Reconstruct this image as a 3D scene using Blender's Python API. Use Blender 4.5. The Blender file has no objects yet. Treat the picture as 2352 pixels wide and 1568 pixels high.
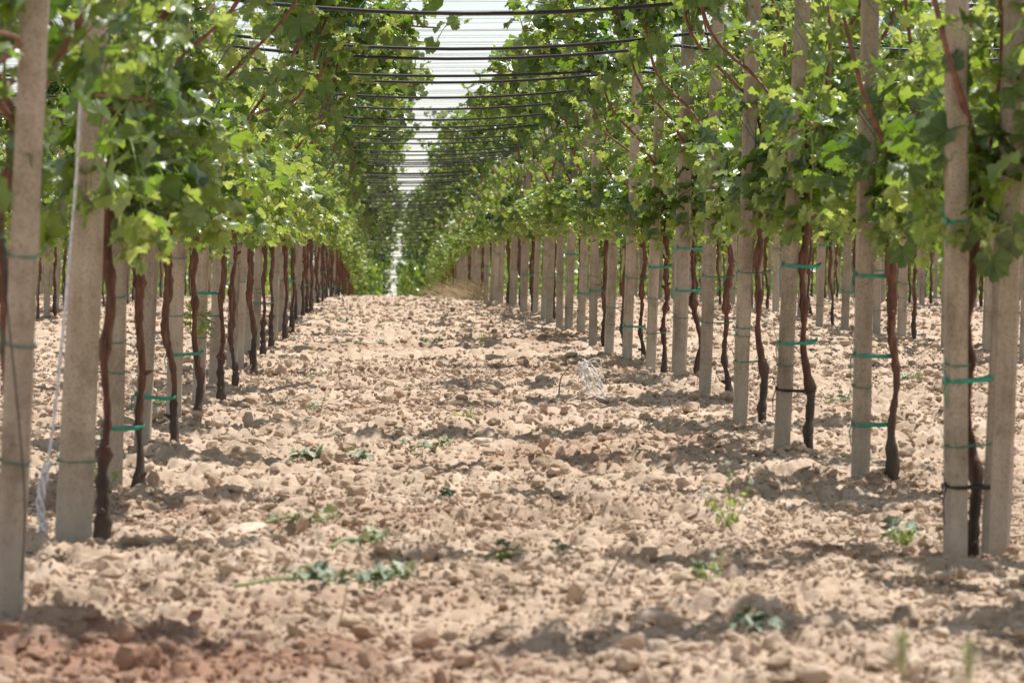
import bpy, math, random
import numpy as np
from mathutils import Vector, Matrix

S = bpy.context.scene
C = S.collection
rng = np.random.default_rng(7)
random.seed(7)

# ------------------------------------------------------------------ camera, sky, sun
F_PX = 9600.0            # focal length in units of the photo at 2352 px width
EYE = 1.04
cam_d = bpy.data.cameras.new("camera")
cam = bpy.data.objects.new("camera", cam_d); C.objects.link(cam)
cam.location = (0, 0, EYE)
cam_d.sensor_width = 36.0
cam_d.lens = 36.0 * F_PX / 2352.0
cam.rotation_euler = (math.radians(90) - 64 / F_PX, 0, -306 / F_PX)
cam_d.clip_start = 0.5; cam_d.clip_end = 5000
cam_d.dof.use_dof = True
cam_d.dof.focus_distance = 29.0
cam_d.dof.aperture_fstop = 9.0
S.camera = cam

SUN_EL, SUN_AZ = math.radians(69), math.radians(40)     # azimuth from +X towards +Y
sdir = Vector((math.cos(SUN_EL) * math.cos(SUN_AZ), math.cos(SUN_EL) * math.sin(SUN_AZ), math.sin(SUN_EL)))
w = bpy.data.worlds.new("World"); S.world = w; w.use_nodes = True
nt = w.node_tree; nt.nodes.clear()
sky = nt.nodes.new("ShaderNodeTexSky"); sky.sky_type = 'NISHITA'; sky.sun_disc = False
sky.sun_elevation = SUN_EL; sky.sun_rotation = math.radians(90) - SUN_AZ
sky.air_density = 1.15; sky.dust_density = 0.0; sky.ozone_density = 1.0; sky.altitude = 100
bg = nt.nodes.new("ShaderNodeBackground"); bg.inputs[1].default_value = 0.106
wo = nt.nodes.new("ShaderNodeOutputWorld")
hz = nt.nodes.new('ShaderNodeHueSaturation'); hz.inputs['Saturation'].default_value = 0.4   # milky summer sky
nt.links.new(sky.outputs[0], hz.inputs['Color']); nt.links.new(hz.outputs[0], bg.inputs[0]); nt.links.new(bg.outputs[0], wo.inputs[0])
sun_d = bpy.data.lights.new("sun", 'SUN'); sun_d.energy = 5.0; sun_d.angle = math.radians(0.6)
sun_d.color = (1.0, 0.965, 0.92)
sun = bpy.data.objects.new("sun", sun_d); C.objects.link(sun)
sun.rotation_euler = sdir.to_track_quat('Z', 'Y').to_euler()
sun.location = (0, 0, 50)
S.view_settings.view_transform = 'Standard'; S.view_settings.look = 'None'
S.view_settings.gamma = 1.0; S.view_settings.exposure = 0.34
S.render.engine = 'CYCLES'
S.cycles.max_bounces = 8; S.cycles.diffuse_bounces = 4; S.cycles.glossy_bounces = 3
S.cycles.transmission_bounces = 5; S.cycles.use_denoising = True

# ------------------------------------------------------------------ terrain and helpers
def zg(Y):
    Y = np.asarray(Y, float)
    u = np.clip(Y - 40, 0, 200)
    v = np.clip(Y - 240, 0, None)
    return 0.0196 * Y - 1.7e-4 * u * u - 0.068 * v

def at(px, py):
    """ground point under pixel (px, py) of the 2352-wide photo; good for Y < 40"""
    Y = F_PX * EYE / (py - 532.0)
    return (px - 870.0) * Y / F_PX, Y

def hashf(ix, iy, k):
    h = (ix.astype(np.int64) * 374761393 + iy.astype(np.int64) * 668265263 + k * 2147483647) & 0xffffffff
    h = ((h ^ (h >> 13)) * 1274126177) & 0xffffffff
    h = ((h ^ (h >> 16)) * 2246822519) & 0xffffffff
    h = (h ^ (h >> 15)) & 0xffffffff
    return h.astype(float) / 4294967295.0

def vnoise(x, y, k):
    ix, iy = np.floor(x), np.floor(y)
    fx, fy = x - ix, y - iy
    fx = fx * fx * (3 - 2 * fx); fy = fy * fy * (3 - 2 * fy)
    a, b = hashf(ix, iy, k), hashf(ix + 1, iy, k)
    c, d = hashf(ix, iy + 1, k), hashf(ix + 1, iy + 1, k)
    return (a * (1 - fx) + b * fx) * (1 - fy) + (c * (1 - fx) + d * fx) * fy - 0.5

def domes(x, y, cell, k, hmax, fill=0.7):
    """rounded clods of a broken soil, highest dome at each point"""
    ix, iy = np.floor(x / cell), np.floor(y / cell)
    best = np.zeros_like(x)
    for dx in (-1, 0, 1):
        for dy in (-1, 0, 1):
            jx, jy = ix + dx, iy + dy
            cx = (jx + hashf(jx, jy, k)) * cell; cy = (jy + hashf(jx, jy, k + 1)) * cell
            s = hashf(jx, jy, k + 2)
            r = cell * (0.25 + 0.5 * s)
            on = hashf(jx, jy, k + 3) < fill
            d2 = ((x - cx) ** 2 + (y - cy) ** 2) / (r * r)
            best = np.maximum(best, np.where(on, np.sqrt(np.clip(1 - d2, 0, None)) * hmax * (0.4 + 0.6 * s), 0))
    return best

def ground_h(x, y):
    h = zg(y)
    h = h + 0.10 * vnoise(x / 2.3, y / 3.1, 3) + 0.05 * vnoise(x / 0.8, y / 0.9, 5) * 1.0
    h = h + 0.035 * vnoise(x / 0.31, y / 0.33, 9)
    return h

def ground_fine(x, y):
    h = ground_h(x, y)
    amp = 0.55 + 0.9 * np.clip(vnoise(x / 0.9, y / 1.1, 21) + 0.5, 0, 1)
    wx = x + .05 * vnoise(x / .05, y / .05, 61); wy = y + .05 * vnoise(x / .05, y / .05, 62)
    h = h + amp * (domes(wx, wy, 0.15, 11, 0.044, 0.45) + domes(wx, wy, 0.07, 31, 0.020, 0.7) + 0.7 * domes(wx, wy, 0.034, 51, 0.012, 0.8))
    h = h + 0.009 * vnoise(x / 0.018, y / 0.022, 13)
    return h

def gz(x, y):
    return float(ground_h(np.array([x], float), np.array([y], float))[0])

class MB:
    def __init__(s): s.v = []; s.q = []; s.t = []; s.n = 0; s.a = []
    def add(s, v, quads=None, tris=None, attr=0.0):
        v = np.asarray(v, float)
        if quads is not None and len(quads): s.q.append(np.asarray(quads) + s.n)
        if tris is not None and len(tris): s.t.append(np.asarray(tris) + s.n)
        s.v.append(v)
        a = np.asarray(attr, float)
        s.a.append(np.full(len(v), float(a)) if a.ndim == 0 else a)
        s.n += len(v)
    def mesh(s, name, mat, smooth=True, attr=False):
        V = np.concatenate(s.v)
        Q = np.concatenate(s.q) if s.q else np.zeros((0, 4), int)
        T = np.concatenate(s.t) if s.t else np.zeros((0, 3), int)
        me = bpy.data.meshes.new(name)
        me.vertices.add(len(V)); me.vertices.foreach_set("co", V.astype(np.float32).ravel())
        me.loops.add(Q.size + T.size)
        me.loops.foreach_set("vertex_index", np.concatenate([Q.ravel(), T.ravel()]).astype(np.int32))
        me.polygons.add(len(Q) + len(T))
        st = np.concatenate([np.arange(len(Q)) * 4, len(Q) * 4 + np.arange(len(T)) * 3]).astype(np.int32)
        me.polygons.foreach_set("loop_start", st)
        me.polygons.foreach_set("use_smooth", np.full(len(Q) + len(T), smooth))
        me.update(calc_edges=True); me.validate()
        if attr:
            at_ = me.attributes.new("age", 'FLOAT', 'POINT')
            at_.data.foreach_set("value", np.concatenate(s.a).astype(np.float32))
        me.materials.append(mat)
        return me

def tube(mb, P, R, k=6, attr=0.0, rough=0.0, caps=True):
    P = np.asarray(P, float); n = len(P)
    R = np.full(n, R) if np.ndim(R) == 0 else np.asarray(R, float)
    T = np.gradient(P, axis=0); T /= np.linalg.norm(T, axis=1)[:, None] + 1e-9
    ref = np.array([0, 0, 1.0]) if abs(T[0][2]) < 0.9 else np.array([1.0, 0, 0])
    a = np.cross(T[0], ref); a /= np.linalg.norm(a)
    V = []
    ang = np.linspace(0, 2 * math.pi, k, endpoint=False)
    for i in range(n):
        a = a - T[i] * a.dot(T[i]); a /= np.linalg.norm(a) + 1e-9
        b = np.cross(T[i], a)
        rr = R[i] * (1 + rough * rng.normal(size=k)) if rough else np.full(k, R[i])
        V.append(P[i] + (np.cos(ang) * rr)[:, None] * a + (np.sin(ang) * rr)[:, None] * b)
    V = np.concatenate(V)
    i = np.arange(n - 1)[:, None] * k; j = np.arange(k)[None]; j2 = (j + 1) % k
    Q = np.stack([i + j, i + j2, i + k + j2, i + k + j], -1).reshape(-1, 4)
    tr = None
    if caps:
        V = np.concatenate([V, P[:1], P[-1:]])
        tr = [[n * k, (q + 1) % k, q] for q in range(k)] + [[n * k + 1, (n - 1) * k + q, (n - 1) * k + (q + 1) % k] for q in range(k)]
    mb.add(V, Q, tr, attr)

def bend(pts, n=24):
    """smooth path through control points"""
    pts = np.asarray(pts, float); m = len(pts)
    P = np.vstack([2 * pts[0] - pts[1], pts, 2 * pts[-1] - pts[-2]])
    out = []
    for t in np.linspace(0, m - 1 - 1e-6, n):
        i = int(t); f = t - i
        p0, p1, p2, p3 = P[i], P[i + 1], P[i + 2], P[i + 3]
        out.append(0.5 * (2 * p1 + (p2 - p0) * f + (2 * p0 - 5 * p1 + 4 * p2 - p3) * f * f + (3 * p1 - p0 - 3 * p2 + p3) * f ** 3))
    return np.array(out)

def link(name, me, parent=None, loc=None, rot=None, scale=None):
    o = bpy.data.objects.new(name, me); C.objects.link(o)
    if parent is not None: o.parent = parent
    if loc is not None: o.location = loc
    if rot is not None: o.rotation_euler = rot
    if scale is not None: o.scale = scale
    return o

def tag(o, label=None, cat=None, group=None, kind=None):
    if label: o["label"] = label
    if cat: o["category"] = cat
    if group: o["group"] = group
    if kind: o["kind"] = kind
    return o

# ------------------------------------------------------------------ materials
def mat(name):
    m = bpy.data.materials.new(name); m.use_nodes = True
    n = m.node_tree; b = n.nodes["Principled BSDF"]
    return m, n, b
def N(n, t, **kw):
    o = n.nodes.new(t)
    for k, v in kw.items():
        if k in o.inputs: o.inputs[k].default_value = v
        else: setattr(o, k, v)
    return o
def ramp(n, stops):
    r = n.nodes.new("ShaderNodeValToRGB"); e = r.color_ramp.elements
    e[0].position, e[0].color = stops[0][0], (*stops[0][1], 1)
    e[1].position, e[1].color = stops[-1][0], (*stops[-1][1], 1)
    for p, c in stops[1:-1]:
        x = e.new(p); x.color = (*c, 1)
    return r
def simple(name, col, rough=0.6, var=0.25, scale=40, bump=0.0):
    m, n, b = mat(name)
    tc = N(n, "ShaderNodeTexCoord"); nz = N(n, "ShaderNodeTexNoise", Scale=scale, Detail=4)
    n.links.new(tc.outputs["Object"], nz.inputs["Vector"])
    r = ramp(n, [(0.3, tuple(c * (1 - var) for c in col)), (0.7, tuple(min(1, c * (1 + var)) for c in col))])
    n.links.new(nz.outputs[0], r.inputs[0]); n.links.new(r.outputs[0], b.inputs["Base Color"])
    b.inputs["Roughness"].default_value = rough
    if bump:
        bm = N(n, "ShaderNodeBump", Strength=bump, Distance=0.004)
        n.links.new(nz.outputs[0], bm.inputs["Height"]); n.links.new(bm.outputs[0], b.inputs["Normal"])
    return m

def soil_mat(name, shift=0.0):
    m, n, b = mat(name); L = n.links
    geo = N(n, "ShaderNodeNewGeometry")
    big = N(n, "ShaderNodeTexNoise", Scale=0.42, Detail=5, Roughness=0.62)
    mid = N(n, "ShaderNodeTexNoise", Scale=5.0, Detail=6, Roughness=0.65)
    fin = N(n, "ShaderNodeTexNoise", Scale=55.0, Detail=5, Roughness=0.7)
    for q in (big, mid, fin): L.new(geo.outputs["Position"], q.inputs["Vector"])
    base = ramp(n, [(0.28, (0.34, 0.250, 0.174)), (0.5, (0.50, 0.380, 0.280)), (0.72, (0.64, 0.505, 0.395))])
    L.new(mid.outputs[0], base.inputs[0])
    f2 = ramp(n, [(0.3, (0.72, 0.70, 0.68)), (0.65, (1.1, 1.1, 1.1))])
    L.new(fin.outputs[0], f2.inputs[0])
    mul = N(n, "ShaderNodeMix", data_type='RGBA', blend_type='MULTIPLY'); mul.inputs[0].default_value = 0.85
    L.new(base.outputs[0], mul.inputs[6]); L.new(f2.outputs[0], mul.inputs[7])
    # reddish damp earth turned up in patches (more of it in the front of the aisle, left)
    sep = N(n, "ShaderNodeSeparateXYZ"); L.new(geo.outputs["Position"], sep.inputs[0])
    dist = N(n, "ShaderNodeVectorMath", operation='DISTANCE'); dist.inputs[1].default_value = (-0.38, 10.15, 0.2)
    L.new(geo.outputs["Position"], dist.inputs[0])
    near = N(n, "ShaderNodeMapRange"); near.inputs[1].default_value = 0.15; near.inputs[2].default_value = 1.05
    near.inputs[3].default_value = 0.31; near.inputs[4].default_value = 0.0
    L.new(dist.outputs["Value"], near.inputs[0])
    add = N(n, "ShaderNodeMath", operation='ADD'); L.new(big.outputs[0], add.inputs[0]); L.new(near.outputs[0], add.inputs[1])
    add2 = N(n, "ShaderNodeMath", operation='MULTIPLY_ADD'); add2.inputs[1].default_value = 0.45
    L.new(mid.outputs[0], add2.inputs[0]); L.new(add.outputs[0], add2.inputs[2])
    rr = ramp(n, [(0.78, (0, 0, 0)), (0.92, (1, 1, 1))]); L.new(add2.outputs[0], rr.inputs[0])
    red = N(n, "ShaderNodeMix", data_type='RGBA'); red.inputs[7].default_value = (0.27, 0.14, 0.088, 1)
    fac = N(n, "ShaderNodeMath", operation='MULTIPLY'); fac.inputs[1].default_value = 0.8
    L.new(rr.outputs[0], fac.inputs[0]); L.new(fac.outputs[0], red.inputs[0]); L.new(mul.outputs[2], red.inputs[6])
    L.new(red.outputs[2], b.inputs["Base Color"])
    b.inputs["Roughness"].default_value = 0.95; b.inputs["Specular IOR Level"].default_value = 0.15
    bm = N(n, "ShaderNodeBump", Strength=0.6, Distance=0.01)
    L.new(fin.outputs[0], bm.inputs["Height"]); L.new(bm.outputs[0], b.inputs["Normal"])
    return m
M_SOIL = soil_mat("soil")

def leaf_mat(name, stops, trans, gloss=0.42, tfac=0.42):
    m, n, b = mat(name); L = n.links
    a = N(n, "ShaderNodeAttribute", attribute_name="age")
    oi = N(n, "ShaderNodeObjectInfo")
    ad = N(n, "ShaderNodeMath", operation='MULTIPLY_ADD'); ad.inputs[1].default_value = 0.20; 
    L.new(oi.outputs["Random"], ad.inputs[0]); L.new(a.outputs["Fac"], ad.inputs[2])
    r = ramp(n, stops); L.new(ad.outputs[0], r.inputs[0])
    geo = N(n, "ShaderNodeNewGeometry")
    nz = N(n, "ShaderNodeTexNoise", Scale=60.0, Detail=3); L.new(geo.outputs["Position"], nz.inputs["Vector"])
    v = N(n, "ShaderNodeHueSaturation"); L.new(r.outputs[0], v.inputs["Color"])
    mr = N(n, "ShaderNodeMapRange"); mr.inputs[3].default_value = 0.75; mr.inputs[4].default_value = 1.25
    L.new(nz.outputs[0], mr.inputs[0]); L.new(mr.outputs[0], v.inputs["Value"])
    back = N(n, "ShaderNodeMix", data_type='RGBA'); back.inputs[7].default_value = (0.15, 0.20, 0.10, 1)
    bf = N(n, "ShaderNodeMath", operation='MULTIPLY'); bf.inputs[1].default_value = 0.45
    L.new(geo.outputs["Backfacing"], bf.inputs[0]); L.new(bf.outputs[0], back.inputs[0])
    L.new(v.outputs[0], back.inputs[6]); L.new(back.outputs[2], b.inputs["Base Color"])
    b.inputs["Roughness"].default_value = gloss; b.inputs["Specular IOR Level"].default_value = 1.0
    tr = N(n, "ShaderNodeBsdfTranslucent")
    rt = ramp(n, trans); L.new(ad.outputs[0], rt.inputs[0]); L.new(rt.outputs[0], tr.inputs["Color"])
    mx = N(n, "ShaderNodeMixShader"); mx.inputs[0].default_value = tfac
    L.new(b.outputs[0], mx.inputs[1]); L.new(tr.outputs[0], mx.inputs[2])
    bm = N(n, "ShaderNodeBump", Strength=0.35, Distance=0.004)
    L.new(nz.outputs[0], bm.inputs["Height"]); L.new(bm.outputs[0], b.inputs["Normal"])
    L.new(mx.outputs[0], n.nodes["Material Output"].inputs["Surface"])
    return m
M_LEAF = leaf_mat("vine_leaf", [(0.0, (0.018, 0.042, 0.015)), (0.4, (0.042, 0.082, 0.018)), (0.8, (0.14, 0.205, 0.040)), (1.0, (0.26, 0.34, 0.09))],
                  [(0.0, (0.12, 0.26, 0.02)), (0.5, (0.33, 0.50, 0.035)), (1.0, (0.66, 0.76, 0.14))], 0.34, 0.40)
M_WILT = leaf_mat("wilted_leaf", [(0.0, (0.06, 0.10, 0.055)), (0.5, (0.20, 0.26, 0.17)), (0.8, (0.36, 0.38, 0.24)), (1.0, (0.36, 0.26, 0.10))],
                  [(0.0, (0.1, 0.16, 0.05)), (1.0, (0.3, 0.3, 0.1))], 0.6, 0.2)

def concrete(name, c0, c1):
    m, n, b = mat(name); L = n.links
    tc = N(n, "ShaderNodeTexCoord"); oi = N(n, "ShaderNodeObjectInfo")
    off = N(n, "ShaderNodeVectorMath", operation='ADD'); L.new(tc.outputs["Object"], off.inputs[0]); L.new(oi.outputs["Location"], off.inputs[1])
    mp = N(n, "ShaderNodeMapping"); mp.inputs["Scale"].default_value = (14, 14, 2.2); L.new(off.outputs[0], mp.inputs[0])
    streak = N(n, "ShaderNodeTexNoise", Scale=1.0, Detail=5, Roughness=0.6); L.new(mp.outputs[0], streak.inputs["Vector"])
    pits = N(n, "ShaderNodeTexNoise", Scale=150.0, Detail=3, Roughness=0.7); L.new(off.outputs[0], pits.inputs["Vector"])
    r = ramp(n, [(0.3, c0), (0.7, c1)]); L.new(streak.outputs[0], r.inputs[0])
    pr = ramp(n, [(0.36, (0.45, 0.42, 0.38)), (0.47, (1, 1, 1))]); L.new(pits.outputs[0], pr.inputs[0])
    mu = N(n, "ShaderNodeMix", data_type='RGBA', blend_type='MULTIPLY'); mu.inputs[0].default_value = 0.8
    L.new(r.outputs[0], mu.inputs[6]); L.new(pr.outputs[0], mu.inputs[7])
    st = N(n, "ShaderNodeTexNoise", Scale=7.0, Detail=6, Roughness=0.7); L.new(off.outputs[0], st.inputs["Vector"])
    sr = ramp(n, [(0.34, (0.62, 0.58, 0.53)), (0.52, (1, 1, 1))]); L.new(st.outputs[0], sr.inputs[0])
    mu2 = N(n, "ShaderNodeMix", data_type='RGBA', blend_type='MULTIPLY'); mu2.inputs[0].default_value = 0.75
    L.new(mu.outputs[2], mu2.inputs[6]); L.new(sr.outputs[0], mu2.inputs[7]); mu = mu2
    # paler, greyer foot
    sep = N(n, "ShaderNodeSeparateXYZ"); L.new(tc.outputs["Object"], sep.inputs[0])
    ma = N(n, "ShaderNodeMath", operation='MULTIPLY_ADD'); ma.inputs[1].default_value = 0.25; L.new(streak.outputs[0], ma.inputs[0]); L.new(sep.outputs[2], ma.inputs[2])
    fr = ramp(n, [(0.28, (1, 1, 1)), (0.42, (0, 0, 0))]); L.new(ma.outputs[0], fr.inputs[0])
    fm = N(n, "ShaderNodeMath", operation='MULTIPLY'); fm.inputs[1].default_value = 0.4; L.new(fr.outputs[0], fm.inputs[0])
    mx = N(n, "ShaderNodeMix", data_type='RGBA'); mx.inputs[7].default_value = (0.50, 0.455, 0.39, 1)
    L.new(fm.outputs[0], mx.inputs[0]); L.new(mu.outputs[2], mx.inputs[6])
    hs = N(n, "ShaderNodeHueSaturation"); mr = N(n, "ShaderNodeMapRange"); mr.inputs[3].default_value = 0.85; mr.inputs[4].default_value = 1.15
    L.new(oi.outputs["Random"], mr.inputs[0]); L.new(mr.outputs[0], hs.inputs["Value"]); L.new(mx.outputs[2], hs.inputs["Color"])
    L.new(hs.outputs[0], b.inputs["Base Color"]); b.inputs["Roughness"].default_value = 0.9
    bm = N(n, "ShaderNodeBump", Strength=0.5, Distance=0.003); L.new(pits.outputs[0], bm.inputs["Height"]); L.new(bm.outputs[0], b.inputs["Normal"])
    return m
M_CONC = concrete("post_concrete", (0.33, 0.265, 0.20), (0.53, 0.445, 0.355))

def bark(name):
    m, n, b = mat(name); L = n.links
    tc = N(n, "ShaderNodeTexCoord"); oi = N(n, "ShaderNodeObjectInfo")
    mp = N(n, "ShaderNodeMapping"); mp.inputs["Scale"].default_value = (60, 60, 7); L.new(tc.outputs["Object"], mp.inputs[0])
    nz = N(n, "ShaderNodeTexNoise", Scale=1.0, Detail=6, Roughness=0.65); L.new(mp.outputs[0], nz.inputs["Vector"])
    n2 = N(n, "ShaderNodeTexNoise", Scale=6.0, Detail=3); L.new(tc.outputs["Object"], n2.inputs["Vector"])
    sep = N(n, "ShaderNodeSeparateXYZ"); L.new(tc.outputs["Object"], sep.inputs[0])
    r = ramp(n, [(0.3, (0.05, 0.022, 0.014)), (0.55, (0.15, 0.064, 0.038)), (0.8, (0.32, 0.165, 0.11))]); L.new(nz.outputs[0], r.inputs[0])
    low = ramp(n, [(0.3, (0.03, 0.02, 0.016)), (0.75, (0.12, 0.085, 0.065))]); L.new(nz.outputs[0], low.inputs[0])
    ma = N(n, "ShaderNodeMath", operation='MULTIPLY_ADD'); ma.inputs[1].default_value = 0.35; L.new(n2.outputs[0], ma.inputs[0]); L.new(sep.outputs[2], ma.inputs[2])
    hr = ramp(n, [(0.35, (0, 0, 0)), (0.65, (1, 1, 1))]); L.new(ma.outputs[0], hr.inputs[0])
    mx = N(n, "ShaderNodeMix", data_type='RGBA'); L.new(hr.outputs[0], mx.inputs[0]); L.new(low.outputs[0], mx.inputs[6]); L.new(r.outputs[0], mx.inputs[7])
    L.new(mx.outputs[2], b.inputs["Base Color"]); b.inputs["Roughness"].default_value = 0.75
    bm = N(n, "ShaderNodeBump", Strength=0.9, Distance=0.006); L.new(nz.outputs[0], bm.inputs["Height"]); L.new(bm.outputs[0], b.inputs["Normal"])
    return m
M_BARK = bark("vine_bark")
M_CANE = simple("vine_cane", (0.19, 0.08, 0.05), 0.6, 0.4, 30, 0.4)
M_HOSE = simple("hose_rubber", (0.012, 0.012, 0.014), 0.38, 0.3, 20)
M_WIRE = simple("galvanised_wire", (0.42, 0.41, 0.43), 0.5, 0.2, 20)
M_TIE = simple("green_plastic_tie", (0.03, 0.29, 0.20), 0.45, 0.25, 60)
M_TWINE = simple("green_twine", (0.02, 0.20, 0.14), 0.6, 0.3, 60)
M_BLACK = simple("black_rubber_tie", (0.012, 0.011, 0.013), 0.5, 0.3, 60)
M_WHITE = simple("white_cord", (0.62, 0.62, 0.66), 0.6, 0.25, 50)
M_PLAS = simple("white_plastic_string", (0.85, 0.80, 0.74), 0.5, 0.1, 50)
M_TWIG = simple("dry_twig", (0.16, 0.10, 0.07), 0.8, 0.35, 60, 0.5)
M_LITTER = simple("dry_litter", (0.34, 0.24, 0.15), 0.8, 0.6, 3)
M_STRAW = simple("straw", (0.46, 0.34, 0.19), 0.7, 0.25, 30)
M_STEM = simple("green_stem", (0.22, 0.33, 0.12), 0.6, 0.25, 40)
M_STONE = simple("limestone", (0.55, 0.44, 0.34), 0.95, 0.3, 45, 1.0)
M_PETAL = simple("white_petal", (0.82, 0.82, 0.78), 0.7, 0.05, 40)

# ------------------------------------------------------------------ ground: one sheet, finely broken up in front
def build_ground():
    Yr = np.concatenate([np.linspace(-60, 6, 30), np.geomspace(6.2, 8.4, 12),
                         np.geomspace(8.5, 16, 560), np.geomspace(16.02, 40, 560)[1:], np.geomspace(40.1, 110, 330),
                         np.geomspace(112, 2500, 60)])
    tin = np.linspace(-0.125, 0.19, 640)
    lo = -0.125 - np.geomspace(0.004, 30, 40)[::-1]; hi = 0.19 + np.geomspace(0.004, 30, 40)
    t = np.concatenate([lo, tin, hi])
    Y, T = np.meshgrid(Yr, t, indexing='ij')
    X = T * np.maximum(Y, 8.0)
    fine = (np.abs(T - 0.03) < 0.17) & (Y > 8) & (Y < 112)
    Z = ground_h(X, Y)
    Z[fine] = ground_fine(X[fine], Y[fine])
    Z[(~fine) & (np.abs(T) > 1)] = zg(Y)[(~fine) & (np.abs(T) > 1)]
    n, m = Y.shape
    V = np.stack([X, Y, Z], -1).reshape(-1, 3)
    i = np.arange(n - 1)[:, None] * m; j = np.arange(m - 1)[None]
    Q = np.stack([i + j, i + j + 1, i + m + j + 1, i + m + j], -1).reshape(-1, 4)
    mb = MB(); mb.add(V, Q)
    o = link("ground", mb.mesh("ground", M_SOIL)); tag(o, "pale beige cloddy vineyard soil with reddish patches", "ground", kind="structure")
build_ground()

def ico(sub):
    import bmesh
    bm = bmesh.new(); bmesh.ops.create_icosphere(bm, subdivisions=sub, radius=1)
    v = np.array([q.co[:] for q in bm.verts]); f = np.array([[q.index for q in p.verts] for p in bm.faces]); bm.free()
    return v, f
def rocks(v, f, n, aniso=0.4, rough=0.22):
    """n randomly deformed lumps as an (n, nv, 3) array"""
    nv = len(v)
    V = np.repeat(v[None], n, 0)
    for _ in range(8):                           # soft random cuts and dents
        d = rng.normal(size=(n, 1, 3)); d /= np.linalg.norm(d, axis=2, keepdims=True)
        c = rng.uniform(0.4, 0.8, size=(n, 1, 1))
        dot = (V * d).sum(-1, keepdims=True)
        V = V - d * np.maximum(dot - c, 0) * 0.85
    V *= 1 + rough * rng.normal(size=(n, nv, 1)) * 0.6
    V *= 1 + aniso * rng.uniform(-1, 1, size=(n, 1, 3))
    V[..., 2] *= 0.8
    a = rng.uniform(0, 2 * math.pi, n); c, s = np.cos(a)[:, None], np.sin(a)[:, None]
    x, y = V[..., 0].copy(), V[..., 1].copy()
    V[..., 0] = x * c - y * s; V[..., 1] = x * s + y * c
    return V
def build_clods():
    mb = MB()
    for (y0, y1, n, sub, rmin, rmax) in ((8.6, 17, 56000, 2, 0.005, 0.042), (17, 34, 60000, 2, 0.0075, 0.05), (34, 60, 30000, 1, 0.012, 0.06), (60, 100, 20000, 1, 0.018, 0.06)):
        v, f = ico(sub)
        Y = np.sqrt(rng.uniform(y0 ** 2, y1 ** 2, n)); X = rng.uniform(-0.115, 0.175, n) * Y
        keep = hashf(np.floor(X / .4), np.floor(Y / .5), 77) + 0.5 * rng.uniform(size=n) > 0.35
        X, Y = X[keep], Y[keep]; n = len(X)
        r = rmin * (1 - rng.uniform(size=n)) ** (-1 / 2.6); r = np.minimum(r, rmax * rng.uniform(0.5, 1, n))
        V = rocks(v, f, n) * r[:, None, None]
        Z = ground_fine(X, Y) + r * rng.uniform(-0.05, 0.65, n)
        V += np.stack([X, Y, Z], -1)[:, None]
        F = f[None] + (np.arange(n) * len(v))[:, None, None]
        mb.add(V.reshape(-1, 3), None, F.reshape(-1, 3))
    B = np.array([b_ for b_ in BASES if b_[1] < 60]); B = B[np.abs(B[:, 0] / B[:, 1] - .03) < .16]; k = 26
    X = np.repeat(B[:, 0], k); Y = np.repeat(B[:, 1], k); n = len(X); a = rng.uniform(0, 6.28, n); q = .045 + np.abs(rng.normal(size=n)) * .05
    X = X + np.cos(a) * q; Y = Y + np.sin(a) * q; r = rng.uniform(.008, .03, n); v, f = ico(2)
    V = rocks(v, f, n) * r[:, None, None] + np.stack([X, Y, ground_fine(X, Y) + r * .2], -1)[:, None]
    mb.add(V.reshape(-1, 3), None, (f[None] + (np.arange(n) * len(v))[:, None, None]).reshape(-1, 3))
    o = link("soil_clods", mb.mesh("soil_clods", M_SOIL, smooth=False)); tag(o, "crumbled beige soil clods covering the whole aisle and rows", "soil clods", kind="stuff")

# ------------------------------------------------------------------ vine leaves, shoots, canes
HALF = [(0, .80), (7, .66), (12, .68), (19, .55), (25, .53), (31, .60), (38, .66), (45, .76), (52, .64), (60, .63), (69, .50), (80, .55), (90, .66), (101, .58), (114, .60), (128, .50), (142, .50), (158, .40), (172, .22)]
HALF = [(a, r_ if r_ < .3 else .62 * r_ + .245) for a, r_ in HALF]
ANG = np.radians([a for a, _ in HALF] + [360 - a for a, _ in HALF[:0:-1]])
RAD = np.array([r for _, r in HALF] + [r for _, r in HALF[:0:-1]])
NL = len(ANG)
LT = np.array([[0, 1 + i, 1 + (i + 1) % NL] for i in range(NL)])
LOOK = np.concatenate([[0], RAD])
def leaf(mb, p, tdir, nrm, s, age, curl=1.0):
    t = tdir / (np.linalg.norm(tdir) + 1e-9)
    nn = nrm - t * nrm.dot(t); nn /= np.linalg.norm(nn) + 1e-9
    b = np.cross(t, nn)
    r = RAD * s * (1 + 0.07 * rng.normal(size=NL))
    x, y = np.sin(ANG) * r, np.cos(ANG) * r
    fold = rng.uniform(-0.1, 0.45) * curl; droop = rng.uniform(0.1, 0.55) * curl
    rp = rng.uniform(0, 6.28); rk = 0.09 * s * curl * np.sin(3 * ANG + rp) + 0.05 * s * curl * np.sin(5 * ANG + 2 * rp)
    z = rk + fold * np.abs(x) - droop * (r * r) / s + 0.06 * s * curl * rng.normal(size=NL)
    V = p + np.concatenate([[np.zeros(3)], x[:, None] * b + y[:, None] * t + z[:, None] * nn])
    mb.add(V, None, LT, age)
def unit(v): return v / (np.linalg.norm(v) + 1e-9)
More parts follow.
